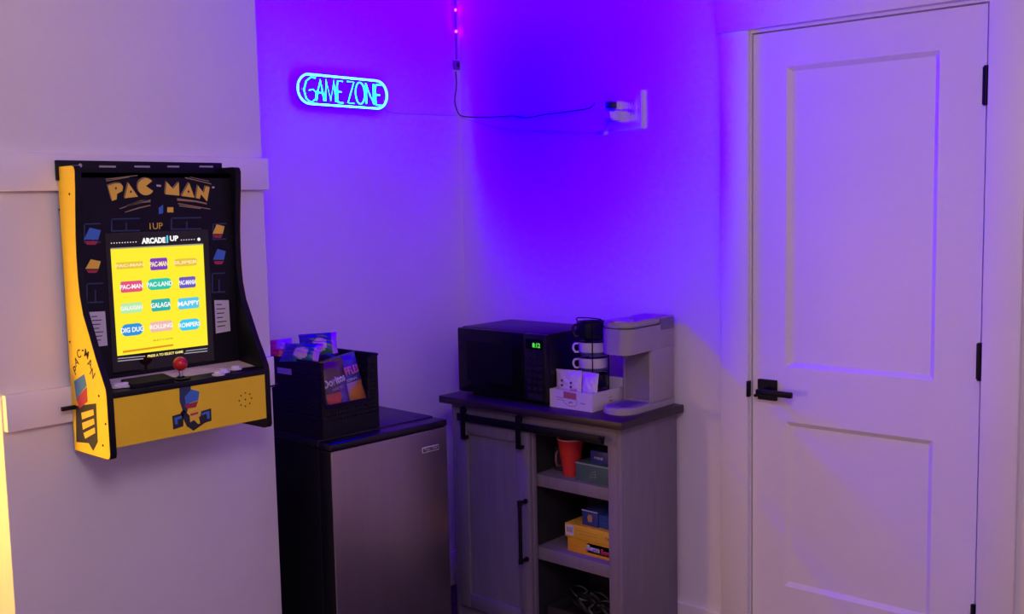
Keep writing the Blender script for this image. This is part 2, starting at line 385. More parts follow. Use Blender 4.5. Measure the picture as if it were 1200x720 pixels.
    # info stickers
    for pts, rows in (([(104, 366), (123, 365), (126, 405), (110, 407)], 7), ([(251, 352), (268, 352), (270, 388), (253, 391)], 6)):
        bez(pts, pwhite, 1, 'sticker')
        for k in range(rows):
            f0 = 0.12+k*0.8/rows
            lerp = lambda a, b, f: (a[0]+(b[0]-a[0])*f, a[1]+(b[1]-a[1])*f)
            A, B = lerp(pts[0], pts[3], f0), lerp(pts[1], pts[2], f0)
            a, b = lerp(A, B, 0.12), lerp(A, B, 0.5+0.35*((k*37) % 10)/10)
            bez([a, b, (b[0], b[1]+1.1), (a[0], a[1]+1.1)], ink, 2)
    # screen
    gl = mat('screen_glass', (0.004, 0.004, 0.006), 0.08, coat=0.3)
    scb = box('screen', 1.262, 1.548, BY-0.0015, BY+0.004, 1.122, 1.470, gl, t)
    SY = BY-0.0015
    E = lambda n, c: glow('lit_'+n, c)
    yb = E('yellow', (1.00, 0.86, 0.035))
    def scr(pts, m, k=1, name='menu_area'):
        P = [on_y(x, y, SY) for x, y in pts]
        return prism(name, [(p.x, p.z) for p in P], (0, SY, 0), U, V, 0, 0.0003*k, m, scb)
    scr([(129.5, 292.5), (238, 287), (243.5, 404.5), (137.5, 417.5)], yb)['label'] = 'lit yellow menu of twelve games'
    scr([(129.5, 291), (238, 285.5), (238, 287), (129.5, 292.5)], E('grey', (0.35, 0.33, 0.25)))
    W = E('white', (0.95, 0.95, 0.95))
    p = on_y(180, 282, SY-0.0003); text('ARCADE', p, U, V, W, scb, width=0.066, height=0.015, bold=0.06)
    p = on_y(196, 280.5, SY-0.0003); text('1', p, U, V, E('cyan', (0.10, 0.60, 0.85)), scb, height=0.019, bold=0.04)
    p = on_y(204, 279.5, SY-0.0003); text('UP', p, U, V, W, scb, width=0.024, height=0.014, bold=0.04)
    for k in range(10): p = on_y(130.5+k*3.2, 285.2-k*0.16, SY); prism('dot', circle(0.0014, 8, p.x, p.z), (0, SY, 0), U, V, 0, 0.0003, W, scb)
    for k in range(6): p = on_y(212.5+k*3.0, 281.5-k*0.16, SY); prism('dot', circle(0.0014, 8, p.x, p.z), (0, SY, 0), U, V, 0, 0.0003, W, scb)
    p = on_y(233, 280.6, SY); prism('dot', circle(0.0045, 14, p.x, p.z), (0, SY, 0), U, V, 0, 0.0003, W, scb)
    c = dict(gold=(0.85, 0.55, 0.05), purple=(0.22, 0.05, 0.50), pink=(0.80, 0.09, 0.22), teal=(0.03, 0.58, 0.42), violet=(0.16, 0.10, 0.55), pale=(0.50, 0.85, 0.40), green=(0.03, 0.45, 0.40), cyan=(0.02, 0.75, 0.85), blue=(0.03, 0.30, 0.75), rose=(0.90, 0.50, 0.45), sky=(0.05, 0.60, 0.90))
    tiles = [(152, 311, 31, 8, 'gold', 'PAC-MAN', 'paley'), (186, 309.5, 20, 14, 'purple', 'PAC-MAN', 'paley'), (217.5, 307.5, 27, 9, 'gold', 'SUPER', 'paley'),
             (154, 336, 25, 13, 'pink', 'PAC-MAN', 'white'), (187, 333, 28, 13, 'teal', 'PAC-LAND', 'white'), (219.5, 331, 19, 13, 'violet', 'PAC-MANIA', 'white'),
             (154, 361, 24, 12, 'pale', 'GALAXIAN', 'white'), (188.5, 357.5, 22, 14, 'green', 'GALAGA', 'white'), (221, 355.5, 24, 13, 'cyan', 'MAPPY', 'white'),
             (155, 386.5, 25, 14, 'blue', 'DIG DUG', 'white'), (189, 382.5, 25, 12, 'rose', 'ROLLING', 'white'), (222, 380.5, 24, 13, 'sky', 'ROMPERS', 'white')]
    E('paley', (1.0, 0.85, 0.45))
    for i, (x, y, w, hh, cn, s, tc) in enumerate(tiles):
        p = on_y(x, y, SY); k = 2.52/FOC*0.0  # size from the plane
        q, r = on_y(x+w/2, y, SY), on_y(x, y+hh/2, SY); ww, h2 = (q.x-p.x)*2, (p.z-r.z)*2
        tl = prism('menu_tile', rrect(ww, h2, h2*(0.45 if i in (2, 4, 9, 11) else 0.15), 4, p.x, p.z), (0, SY, 0), U, V, 0, 0.0006, E(cn, c[cn]), scb)
        text(s, Vector((p.x, SY-0.0006, p.z)), U, V, MATS['lit_'+tc], scb, width=ww*1.06, height=h2*0.42, bold=0.03)
    scr([(144, 411.5), (203, 403.5), (203, 405.5), (144, 414)], E('orange', (0.75, 0.28, 0.02)), 2)
    p = on_y(191, 398, SY-0.0003); text('SELECT A GAME', p, U, V, E('olive', (0.35, 0.30, 0.03)), scb, width=0.055, height=0.004)
    p = on_y(194, 415, SY-0.0001); text('PRESS A TO SELECT GAME', p, U, V, E('paleyel', (0.95, 0.80, 0.25)), scb, width=0.100, height=0.0065, bold=0.03)
    for x0, y0, x1, y1 in ((138, 420, 170, 417), (138, 423, 168, 420), (218, 411, 243, 408), (216, 414, 243, 411)): scr([(x0, y0), (x1, y1), (x1, y1+1.1), (x0, y0+1.1)], E('dimwhite', (0.35, 0.33, 0.38)))
    # control deck
    dk = mat('deck_print', (0.60, 0.50, 0.42), 0.5, var=0.12, scale=25)
    deck = prism('control_deck', [(-2.440, 1.112), (-2.440, 1.098), (-2.326, 1.084), (-2.326, 1.098)], (IX0, 0, 0), -Y_, Z_, -(IX1-IX0), 0, blk, t)
    prism('deck_overlay', [(-2.438, 1.1118), (-2.438, 1.1108), (-2.327, 1.0971), (-2.327, 1.0981)], (IX0+0.001, 0, 0), -Y_, Z_, -(IX1-IX0-0.002), 0, dk, deck)
    def dz(y): return 1.098+(y-2.326)*(0.014/0.114)
    def ondeck(px, py):
        y = 2.38
        for _ in range(8): p = on_z(px, py, dz(y)); y = min(max(p.y, 2.33), 2.435)
        p.y = y; p.z = dz(y); return p
    wb = mat('button_white', (0.70, 0.66, 0.68), 0.3)
    for px, py in ((137, 454.5), (146, 453.5), (256, 440), (262, 437), (276, 433.5)):
        p = ondeck(px, py); b = lathe('button', [(0.0165, 0), (0.0165, 0.004), (0.013, 0.005)], p, wb, t, 18)
        lathe('plunger', [(0.011, 0.005), (0.011, 0.009), (0.008, 0.0105), (0, 0.011)], p, wb, b, 16)
    p = ondeck(212, 444)
    js = lathe('joystick', [(0.024, 0), (0.024, 0.002), (0.009, 0.003), (0.009, 0.006)], p, edge, t, 20)
    lathe('shaft', [(0.0045, 0.002), (0.0045, 0.026)], p, mat('steel', (0.6, 0.6, 0.62), 0.25, metal=1.0), js, 12)
    lathe('ball', [(0.0, 0.0195)]+[(0.0178*math.sin(a), 0.0373-0.0178*math.cos(a)) for a in [math.pi*k/12 for k in range(1, 12)]]+[(0, 0.0551)], p, red, js, 20, cap=False)['label'] = 'red ball top'
    fr = box('front_panel', IX0, IX1, 2.3225, 2.336, 0.966, 1.086, yel, t); FY = 2.3225
    box('front_lip', IX0, IX1, 2.3205, 2.330, 1.084, 1.0985, edge, t, bev=0.0015)
    box('underside', IX0, IX1, 2.336, AB, 0.966, 0.975, blk, t)
    def fpoly(pts, m, k=1):
        P = [on_y(50+a/3.79, 360+b/3.79, FY) for a, b in pts]; prism('front_print', [(p.x, p.z) for p in P], (0, FY, 0), U, V, 0, 0.0003*k, m, fr)
    fpoly([(607, 357), (657, 350), (660, 400), (640, 470), (625, 470), (608, 420)], navy); fpoly([(575, 485), (625, 470), (625, 530), (580, 545)], ink); fpoly([(690, 468), (748, 450), (750, 505), (700, 522)], ink)
    fpoly([(585, 492), (617, 483), (617, 495), (598, 500), (600, 520), (587, 522)], blu, 2); fpoly([(705, 472), (740, 461), (742, 495), (730, 498), (728, 475), (706, 482)], blu, 2)
    fpoly([(612, 470), (625, 455), (690, 520), (720, 515), (670, 550), (640, 530)], ink, 1)
    fpoly([(630, 400), (660, 366), (696, 376), (690, 415), (635, 432)], blu, 2); fpoly([(628, 436), (690, 418), (680, 445), (640, 452)], pred, 2); fpoly([(650, 462), (705, 450), (700, 485), (655, 512)], gold, 3); fpoly([(655, 475), (690, 466), (690, 474), (656, 484)], pred, 4)
    for k in range(9):
        a = 2*math.pi*k/8; rr = 7.2 if k < 8 else 0
        p = on_y(287.5+rr*math.cos(a), 468.5+rr*1.08*math.sin(a)-rr*math.cos(a)*0.2, FY); lathe('speaker_hole', [(0.0023, 0), (0.0023, 0.0003)], p, ink, fr, 8, axis=-Y_)
    # strap bracket at the left, cord at the right
    a, b = on_y(72, 480, 2.482), on_y(92, 479, 2.482)
    box('wall_bracket', a.x, AX0+0.004, 2.478, 2.486, a.z-0.005, a.z+0.005, edge, t, bev=0.001)
    a = on_y(318, 461, 2.47)
    tube('power_cord', smooth_path([(AX1-0.004, 2.47, a.z-0.004), (AX1+0.03, 2.48, a.z-0.006), (AX1+0.075, 2.49, a.z+0.012), (PX1+0.002, 2.499, a.z+0.016), (PX1+0.006, 2.56, a.z+0.012), (PX1+0.006, 2.74, a.z-0.03)], 6), 0.0022, edge, t, 6)
    # slim black case lying on the deck
    cs = prism('black_case', rrect(0.115, 0.058, 0.006, 4), on_z(173, 447, 1.108)+Vector((0.006, 0, 0.0)), Vector((1, 0.0, 0)), Vector((0, 0.993, 0.122)), 0.0002, 0.010, mat('case_black', (0.010, 0.009, 0.012), 0.7, spec=0.15), None, bev=0.001)
    me = cs.data; o = sum((v.co for v in me.vertices), Vector())/len(me.vertices)
    yy = min(max(o.y, 2.36), 2.40); sh = Vector((0, yy-o.y, dz(yy)+0.0055-o.z)); me.transform(Matrix.Translation(sh)); o = o+sh
    me.transform(Matrix.Translation(-o)); cs.location = o
    tag(cs, 'slim flat black case lying on arcade deck beside red joystick', 'case')
build_arcade()

# ------------------------------------------------------------------ neon sign
def build_sign():
    W, H = 0.408, 0.110; cx, cz = 2.400, 1.921
    t = thing('neon_sign', 'glowing cyan neon sign reading GAME ZONE in rounded border', 'neon sign', (cx, YB, cz))
    ac = mat('clear_acrylic', (0.75, 0.85, 0.95), 0.1, alpha=0.12); chan = mat('tube_back', (0.65, 0.68, 0.72), 0.5)
    neon = glow('neon_cyan', (0.07, 1.7, 3.5)); neon2 = glow('neon_pale', (0.28, 1.9, 3.5))
    FYs = YB-0.022
    bk = prism('backing_board', rrect(W+0.018, H+0.018, (H+0.018)/2-0.001, 10), (cx, FYs, cz), X_, Z_, -0.004, 0, ac, t)
    for sx in (-1, 1): lathe('standoff', [(0.005, 0), (0.005, 0.018)], (cx+sx*(W/2-0.03), YB, cz), chan, t, 10, axis=-Y_)
    def stroke(pts, m, name, r=0.0038, closed=False, parent=t):
        P = [(cx+u, FYs-0.006, cz+v) for u, v in pts]
        base = tube('tube_channel', [(x, y+0.0042, z) for x, y, z in P], r*0.95, chan, None, 6, closed)
        o = tube(name, P, r, m, parent, 8, closed)
        base.parent = o; base.data.transform(root_matrix(parent).inverted())
        return o
    b = rrect(W-0.012, H-0.012, (H-0.012)/2-0.0005, 10); stroke(b, neon2, 'border_tube', 0.0048, True)
    bm_letters = {
        'G': [[(1, .98), (.6, 1.0), (.2, .82), (0, .45), (.15, .1), (.55, -.05), (.95, .1), (1.02, .38), (.75, .5), (.4, .45)]],
        'A': [[(0, 0), (.25, .5), (.55, 1), (.75, .5), (.95, 0)], [(.25, .38), (.78, .38)]],
        'M': [[(0, 0), (.12, 1), (.5, .05), (.85, 1), (1, 0)]],
        'E': [[(1, 1), (.15, 1), (0, .75), (0, .2), (.15, 0), (1, 0)], [(0, .5), (.75, .5)]],
        'Z': [[(0, 1), (1, 1), (.5, .5), (0, 0), (1, 0)]],
        'O': [[(.5+.5*math.cos(a), .5+.5*math.sin(a)) for a in [2*math.pi*k/14 for k in range(15)]]],
        'N': [[(0, 0), (0, 1), (.5, .45), (1, 0), (1, 1)]]}
    lay = [('G', -.172, .050, -.040, .080), ('A', -.122, .036, -.038, .074), ('M', -.083, .046, -.038, .074), ('E', -.030, .026, -.038, .074), ('Z', .016, .030, -.037, .074), ('O', .052, .042, -.038, .076), ('N', .101, .034, -.037, .074), ('E', .144, .026, -.037, .072)]
    for ch, u, w, v, h in lay:
        first = None
        for s in bm_letters[ch]:
            o = stroke([(u+a*w, v+b_*h) for a, b_ in s], neon, 'letter_tube', 0.0040)
    lamp('sign_light', 'AREA', (cx, FYs-0.016, cz), SIGN_BLUE, SIGN_POWER, (0, -1, 0), W*0.9, H*0.6)
    lamp('sign_back_light', 'AREA', (cx, FYs+0.005, cz), (0, -0.05, 1), SIGN_POWER*0.18, (0, 1, 0), W*0.9, H*0.8)
    # thin lead to the corner, inline switch, along the door wall to the outlet
    wl = mat('pale_cable', (0.45, 0.42, 0.55), 0.5)
    e = on_y(456, 132, YB-0.003); c1 = on_y(530, 135.5, YB-0.003)
    tube('lead', smooth_path([(cx+W/2, YB-0.02, cz-0.03), (e.x+0.01, YB-0.006, e.z), (c1.x, YB-0.003, c1.z), (XC-0.004, YB-0.004, c1.z-0.005), (XC-0.003, 2.7, c1.z-0.06), tuple(on_x(660, 155, XC-0.003)), tuple(on_x(690, 156, XC-0.004)), tuple(on_x(705, 154, XC-0.004)), tuple(on_x(712, 146, XC-0.008)), tuple(on_x(714, 137, XC-0.05))], 5), 0.0013, wl, t, 5)
    p = on_x(705, 155.5, XC-0.006); box('inline_switch', p.x-0.005, p.x+0.004, p.y-0.014, p.y+0.014, p.z-0.006, p.z+0.006, wl, t, bev=0.002)
build_sign()

# ------------------------------------------------------------------ LED tape, its controller and cable, outlet
def build_led():
    px_ = XC-0.016
    t = thing('led_strip', 'LED tape with pink glowing diodes running up the wall corner', 'LED strip', (px_, YB-0.001, 2.06))
    tape = mat('led_tape', (0.30, 0.26, 0.38), 0.6)
    led = glow('led_violet', (30.0, 0.55, 30.0))
    box('tape', px_-0.006, px_+0.006, YB-0.0012, YB-0.0002, 2.085, CEIL-0.001, tape, t)
    box('tape', px_-0.006, px_+0.006, YB-0.18, YB-0.0002, CEIL-0.0012, CEIL-0.0002, tape, t)
    box('tape', 1.76, px_-0.006, YB-0.186, YB-0.174, CEIL-0.0012, CEIL-0.0002, tape, t)
    box('tape', XC-0.186, XC-0.174, 1.78, YB-0.186, CEIL-0.0012, CEIL-0.0002, tape, t)
    z0 = on_y(535, 37, YB).z; dzv = on_y(535, 12, YB).z-z0
    k = 0
    while z0+k*dzv < CEIL-0.04:
        z = z0+k*dzv
        box('diode', px_-0.0035, px_+0.0035, YB-0.0032, YB-0.0012, z-0.0035, z+0.0035, led, t); k += 1
    for k in range(16):
        x = 1.80+k*0.066; box('diode', x-0.0035, x+0.0035, YB-0.1835, YB-0.1765, CEIL-0.0032, CEIL-0.0012, led, t)
    for k in range(14):
        y = YB-0.20-k*0.066; box('diode', XC-0.1835, XC-0.1765, y-0.0035, y+0.0035, CEIL-0.0032, CEIL-0.0012, led, t)
    L1 = CEIL-0.04-z0
    lamp('led_light', 'AREA', (px_-0.010, YB-0.010, z0+L1/2), LED_BLUE, LED_POWER*L1, (-1, -1, 0), 0.012, L1)
    lamp('led_light', 'AREA', (2.30, YB-0.18, CEIL-0.008), LED_BLUE, LED_POWER*1.06, (0, 0, -1), 1.06, 0.01)
    o = lamp('led_light', 'AREA', (XC-0.18, 2.27, CEIL-0.008), LED_BLUE, LED_POWER*0.93, (0, 0, -1), 0.01, 0.93)
    p = on_y(535, 76.5, YB-0.006); gr = mat('controller_grey', (0.20, 0.18, 0.26), 0.5)
    cb = box('controller', p.x-0.016, p.x+0.012, YB-0.014, YB, p.z-0.017, p.z+0.017, gr, t, bev=0.002)
    box('socket', p.x-0.006, p.x+0.006, YB-0.0155, YB-0.0135, p.z-0.008, p.z+0.010, M_BLACK, cb)
    ck = mat('cable_black', (0.012, 0.011, 0.016), 0.5)
    q = [tuple(on_y(534, 84, YB-0.006)), tuple(on_y(535, 100, YB-0.006)), tuple(on_y(533, 118, YB-0.006)), tuple(on_y(536, 130, YB-0.006)), (XC-0.006, YB-0.012, on_x(544, 136, XC).z)]
    q += [tuple(on_x(x, y, XC-0.004)) for x, y in ((560, 137.5), (580, 137), (602, 136), (618, 138), (640, 134), (665, 131), (685, 128), (692, 126))]
    q += [tuple(on_x(697, 121, XC-0.05))]
    tube('power_cable', smooth_path(q, 5), 0.0022, ck, t, 6)
build_led()
def build_outlet():
    y0, y1, z0, z1 = 2.052, 2.190, 1.768, 1.898
    t = thing('wall_outlet', 'white double power outlet box on blue-lit wall beside door', 'outlet', (XC, (y0+y1)/2, z0))
    bb = box('cover_plate', XC-0.012, XC, y0, y1, z0, z1, M_WHITEP, t, bev=0.002)
    for yc in (2.155, 2.088):
        g = box('receptacle', XC-0.0135, XC-0.012, yc-0.017, yc+0.017, 1.80, 1.868, M_WHITEP, t, bev=0.0007)
        for zc in (1.817, 1.851):
            for s in (-1, 1): box('slot', XC-0.0139, XC-0.0134, yc+s*0.0065-0.001, yc+s*0.0065+0.001, zc-0.004, zc+0.004, M_BLACK, g)
    p = thing('power_plug', 'black power plug in upper socket of white wall outlet', 'plug', (XC-0.0142, 2.155, 1.851))
    box('plug_body', XC-0.062, XC-0.0262, 2.143, 2.167, 1.840, 1.862, M_BLACK, p, bev=0.003)
    box('adapter_face', XC-0.026, XC-0.0142, 2.139, 2.171, 1.836, 1.866, M_WHITEP, p, bev=0.002)
    a = thing('power_adapter', 'small white power adapter in lower socket of white wall outlet', 'adapter', (XC-0.0142, 2.155, 1.817))
    box('adapter_body', XC-0.045, XC-0.0142, 2.137, 2.173, 1.798, 1.832, M_WHITEP, a, bev=0.003)
    prism('strain_relief', [(-0.014, -0.012), (0.014, -0.012), (0.010, 0.012), (-0.010, 0.012)], (XC-0.045, 2.155, 1.816), -Y_, Z_, 0, 0.022, M_WHITEP, a, bev=0.002)
build_outlet()

# ------------------------------------------------------------------ mini fridge
def build_fridge():
    W, D, H = 0.456, 0.455, 0.838
    t = thing('mini_fridge', 'black mini fridge with stainless steel door, basket of snacks on top', 'fridge', (2.346, 2.375, 0), math.radians(-2.5))
    side = mat('fridge_black', (0.004, 0.004, 0.007), 0.5, var=0.1, bump=0.05, bscale=400, spec=0.2); top = mat('fridge_top', (0.008, 0.007, 0.012), 0.36, spec=0.4)
    st = mat('stainless', (0.32, 0.275, 0.29), 0.36, metal=0.95, var=0.04, scale=30, stretch=(1, 1, 0.03))
    kw = dict(world=False)
    box('body', -W, 0, 0.062, D, 0.03, 0.812, side, t, bev=0.006, **kw)
    box('top_plate', -W-0.001, 0.001, 0.060, D+0.004, 0.813, H, top, t, bev=0.006, **kw)
    d = box('door', -W, 0, 0.0, 0.058, 0.045, 0.812, side, t, bev=0.004, **kw)
    box('steel_face', -W+0.001, -0.001, -0.004, 0.016, 0.047, 0.811, st, d, bev=0.0035, **kw)
    box('door_cap', -W-0.001, 0.001, -0.005, 0.057, 0.813, 0.834, top, d, bev=0.004, **kw)
    bd = box('badge', -0.108, -0.038, -0.0055, -0.0042, 0.742, 0.760, mat('badge_chrome', (0.75, 0.70, 0.72), 0.35, metal=0.3), d, bev=0.0004, **kw)
    box('badge_inlay', -0.105, -0.041, -0.0062, -0.0054, 0.745, 0.757, mat('badge_dark', (0.03, 0.02, 0.04), 0.4), bd, **kw)
    text('Magic Chef', (-0.073, -0.0063, 0.751), X_, Z_, mat('badge_letter', (0.55, 0.52, 0.55), 0.4), bd, width=0.054, world=False)
    for x in (-W+0.04, -0.04):
        for y in (0.09, D-0.05): lathe('foot', [(0.014, 0), (0.014, 0.031)], (x, y, 0), M_BLACK, t, 10, world=False)
build_fridge()

# ------------------------------------------------------------------ basket of snack bags
BX0, BX1, BYF, BYR, BZ, BT = 1.908, 2.128, 2.448, 2.790, 0.8382, 1.066
def build_basket():
    t = thing('snack_basket', 'black perforated plastic basket with cut-out front, full of snack bags', 'basket', (BX0+0.11, BYF+0.17, BZ))
    pl = mat('basket_black', (0.005, 0.005, 0.008), 0.5, spec=0.25)
    th = 0.004
    def perforated(name, w, hgt, O, U, V, holes, n_u, v0, v1, n_v, cut=None):
        """panel of a grid of cells with a square hole in each cell between v0 and v1"""
        bm = bmesh.new(); U, V, O = Vector(U), Vector(V), Vector(O); N = U.cross(V)
        us = [w*k/n_u for k in range(n_u+1)]; vs_ = [0, v0]+[v0+(v1-v0)*k/n_v for k in range(1, n_v+1)]+[hgt]
        def P(u, v, s): return O+U*u+V*v+N*s
        for i in range(n_u):
            for j in range(len(vs_)-1):
                a, b, c, d = us[i], us[i+1], vs_[j], vs_[j+1]
                if cut and cut((a+b)/2, (c+d)/2): continue
                solid = j == 0 or j == len(vs_)-2 or i in (0, n_u-1)
                mid = (a+b)/2, (c+d)/2; r = 0.19
                o4 = [(a, c), (b, c), (b, d), (a, d)]
                if solid:
                    for s in (0, -th):
                        bm.faces.new([bm.verts.new(P(u, v, s)) for u, v in o4])
                else:
                    i4 = [(mid[0]+(u-mid[0])*2*r, mid[1]+(v-mid[1])*2*r) for u, v in o4]
                    for s in (0, -th):
                        A = [bm.verts.new(P(u, v, s)) for u, v in o4]; B = [bm.verts.new(P(u, v, s)) for u, v in i4]
                        for k in range(4): bm.faces.new((A[k], A[(k+1) % 4], B[(k+1) % 4], B[k]))
                    A = [bm.verts.new(P(u, v, 0)) for u, v in i4]; B = [bm.verts.new(P(u, v, -th)) for u, v in i4]
                    for k in range(4): bm.faces.new((A[k], A[(k+1) % 4], B[(k+1) % 4], B[k]))
        bmesh.ops.remove_doubles(bm, verts=bm.verts, dist=1e-5)
        return from_bm(name, bm, pl, t)
    w, d, hh = BX1-BX0, BYR-BYF, BT-BZ
    def cut(u, v): return v > 0.092+0.0*u and 0.012 < u < w-0.035
    perforated('front_panel', w, hh, (BX0, BYF, BZ), X_, Z_, True, 20, 0.045, 0.205, 12, cut)
    perforated('rear_panel', w, hh, (BX1, BYR, BZ), -X_, Z_, True, 20, 0.045, 0.205, 12)
    perforated('side_panel', d, hh, (BX0, BYR, BZ), -Y_, Z_, True, 28, 0.045, 0.205, 12)
    perforated('side_panel', d, hh, (BX1, BYF, BZ), Y_, Z_, True, 28, 0.045, 0.205, 12)
    box('bottom', BX0+0.003, BX1-0.003, BYF+0.003, BYR-0.003, BZ, BZ+0.004, pl, t)
    r = 0.0045
    tube('rim', [(BX0+0.010, BYF, BZ+0.095), (BX0+0.006, BYF, BT-0.03), (BX0, BYF+0.012, BT), (BX0, BYR, BT), (BX1, BYR, BT), (BX1, BYF, BT), (BX1-0.036, BYF, BT-0.01), (BX1-0.040, BYF, BZ+0.10), (BX1-0.048, BYF, BZ+0.092), (BX0+0.018, BYF, BZ+0.092), (BX0+0.010, BYF, BZ+0.095)], r, pl, t, 8)
    lb = mat('basket_label', (0.30, 0.26, 0.42), 0.4)
    box('label_tab', BX0-0.0015, BX0, BYR-0.20, BYR-0.13, BZ+0.180, BZ+0.198, lb, t)
build_basket()

def bag(name, label, W, H, T, mat4, zones, zfn, group, texts=(), seed=0):
    rnd = random.Random(seed); nu, nv = 22, 28; wk = 0.35 if texts else 1.4
    ph = [rnd.uniform(0, 6.28) for _ in range(6)]
    def bulge(x, y):
        u, v = 2*x/W, 2*y/H
        e = max(0.0, 1-abs(u)**2.6)**0.75*max(0.0, 1-(abs(v)/0.9)**3.0 if abs(v) < 0.9 else 0.0)**0.6
        wr = wk*(0.10*math.sin(9*u+5*v+ph[0])*math.sin(7*v+ph[1])+0.07*math.sin(17*v+ph[2]+4*u))
        return T*0.5*e*(1+wr)+0.0015*math.sin(22*u+ph[3])*(abs(v) > 0.86)
    bm = bmesh.new(); G = {}
    for s in (1, -1):
        for i in range(nu+1):
            for j in range(nv+1):
                edge_ = i in (0, nu) or j in (0, nv)
                if s < 0 and edge_: G[s, i, j] = G[1, i, j]; continue
                x, y = W*(i/nu-0.5), H*(j/nv-0.5)
                xs = x*(1-0.05*max(0, 1-(2*y/H)**2)); z = bulge(x, y)
                G[s, i, j] = bm.verts.new((xs, y, s*max(z, 0.0004) if s > 0 else -max(z, 0.0004)+(0.0030*math.sin(22*2*x/W+ph[3]) if abs(2*y/H) > 0.86 else 0)))
        for i in range(nu):
            for j in range(nv):
                q = [G[s, i, j], G[s, i+1, j], G[s, i+1, j+1], G[s, i, j+1]]
                f = bm.faces.new(q if s > 0 else q[::-1]); f.material_index = zfn((i+.5)/nu*2-1, (j+.5)/nv*2-1)
    t = thing(name, label, 'snack bag', (0, 0, 0), 0, group)
    t.matrix_world = mat4
    o = from_bm('pouch', bm, zones, t, world=False, smooth=True)
    for s, x, y, w, h, m, b, rot in texts:
        text(s, (x, y, 0.0006), X_, Y_, m, o, width=w, height=h, bold=b, fn=lambda a, c, x=x, y=y: bulge(x+a, y+c), world=False, rot=rot)
    return t
def frame(loc, right, up):
    R, U = Vector(right).normalized(), Vector(up).normalized(); N = R.cross(U).normalized(); U = N.cross(R)
    return Matrix(((R.x, U.x, N.x, loc[0]), (R.y, U.y, N.y, loc[1]), (R.z, U.z, N.z, loc[2]), (0, 0, 0, 1)))
def build_bags():
    B = lambda n, c, r=0.35: mat('bag_'+n, c, r, var=0.12, scale=40, spec=0.6)
    purple, red_, pink = B('purple', (0.07, 0.03, 0.12)), B('red', (0.50, 0.05, 0.06)), B('pink', (0.55, 0.06, 0.16))
    blue, orange, wht = B('blue', (0.05, 0.05, 0.38)), B('orange', (0.65, 0.22, 0.06)), B('white', (0.62, 0.56, 0.66))
    teal, dkblue, beige, green = B('teal', (0.02, 0.14, 0.19)), B('navy', (0.03, 0.05, 0.22)), B('beige', (0.55, 0.45, 0.36)), B('green', (0.04, 0.16, 0.12))
    lilac, brown, violet = B('lilac', (0.42, 0.20, 0.55)), B('brown', (0.10, 0.045, 0.06)), B('violet', (0.11, 0.06, 0.30))
    g = 'snack bags in the black basket'
    def zd(u, v):
        if v < -0.55 and abs(u+0.35) < 0.38: return 2
        if v < -0.05 and abs(u+0.1) < 0.5+0.3*v: return 1
        if v > 0.35: return 3
        return 0 if u < 0.35 else 4
    bag('snack_bag', 'dark purple and red snack bag lettered Doritos in basket cut-out', 0.108, 0.190, 0.046, frame((1.988, 2.500, 0.966), (0.95, -0.26, 0.10), (-0.04, 0.18, 1)), [purple, red_, pink, brown, violet], zd, g,
        [('Doritos', 0.006, 0.030, 0.078, 0.026, wht, 0.04, 0.16), ('NACHO', 0.014, 0.006, 0.042, 0.010, lilac, 0.02, 0.1)], 3)
    def zr(u, v):
        if v < -0.80: return 3
        if v < -0.02 and -0.8 < u < 0.95: return 1 if v < -0.22+0.35*u else 3
        return 0
    bag('snack_bag', 'blue snack bag lettered RUFFLES with orange chips in basket cut-out', 0.104, 0.180, 0.040, frame((2.066, 2.520, 0.978), (0.96, -0.16, 0.16), (-0.10, 0.22, 1)), [blue, orange, blue, lilac], zr, g,
        [('RUFFLES', 0.004, 0.036, 0.084, 0.028, B('hotpink', (0.75, 0.18, 0.40)), 0.05, 0.0), ('ORIGINAL', 0.0, 0.008, 0.060, 0.009, wht, 0.02, 0.05)], 5)
    def zt(u, v):
        if (u-0.1)**2/0.40**2+(v+0.30)**2/0.55**2 < 1: return 1
        return 2 if u < -0.25 else 0 if u < 0.74 else 3
    bag('snack_bag', 'teal snack bag with pale chip picture lying on basket left edge', 0.125, 0.072, 0.036, frame((1.930, 2.565, 1.086), (0.50, -0.86, 0.0), (0.50, 0.5, 0.62)), [teal, beige, dkblue, lilac], zt, g, [], 9)
    bag('snack_bag', 'dark blue and green snack bag sticking up highest from basket', 0.120, 0.082, 0.040, frame((2.036, 2.620, 1.096), (0.78, -0.62, 0.03), (0.40, 0.5, 0.70)), [green, beige, dkblue, lilac], zt, g, [], 12)
    bag('snack_bag', 'pink and red snack bag at the basket rear corner beside pillar', 0.070, 0.085, 0.034, frame((1.944, 2.690, 1.080), (0.66, -0.75, 0.1), (0.40, 0.5, 0.8)), [lilac, red_, pink], lambda u, v: 1 if v < -0.1 else (2 if u < -0.3 else 0), g, [], 15)
    bag('snack_bag', 'violet snack bag slumped between teal bags and lettered bags', 0.090, 0.080, 0.040, frame((2.092, 2.670, 1.060), (0.80, -0.6, -0.06), (0.35, 0.55, 0.72)), [violet, brown], lambda u, v: 1 if u < -0.2 else 0, g, [], 21)
build_bags()

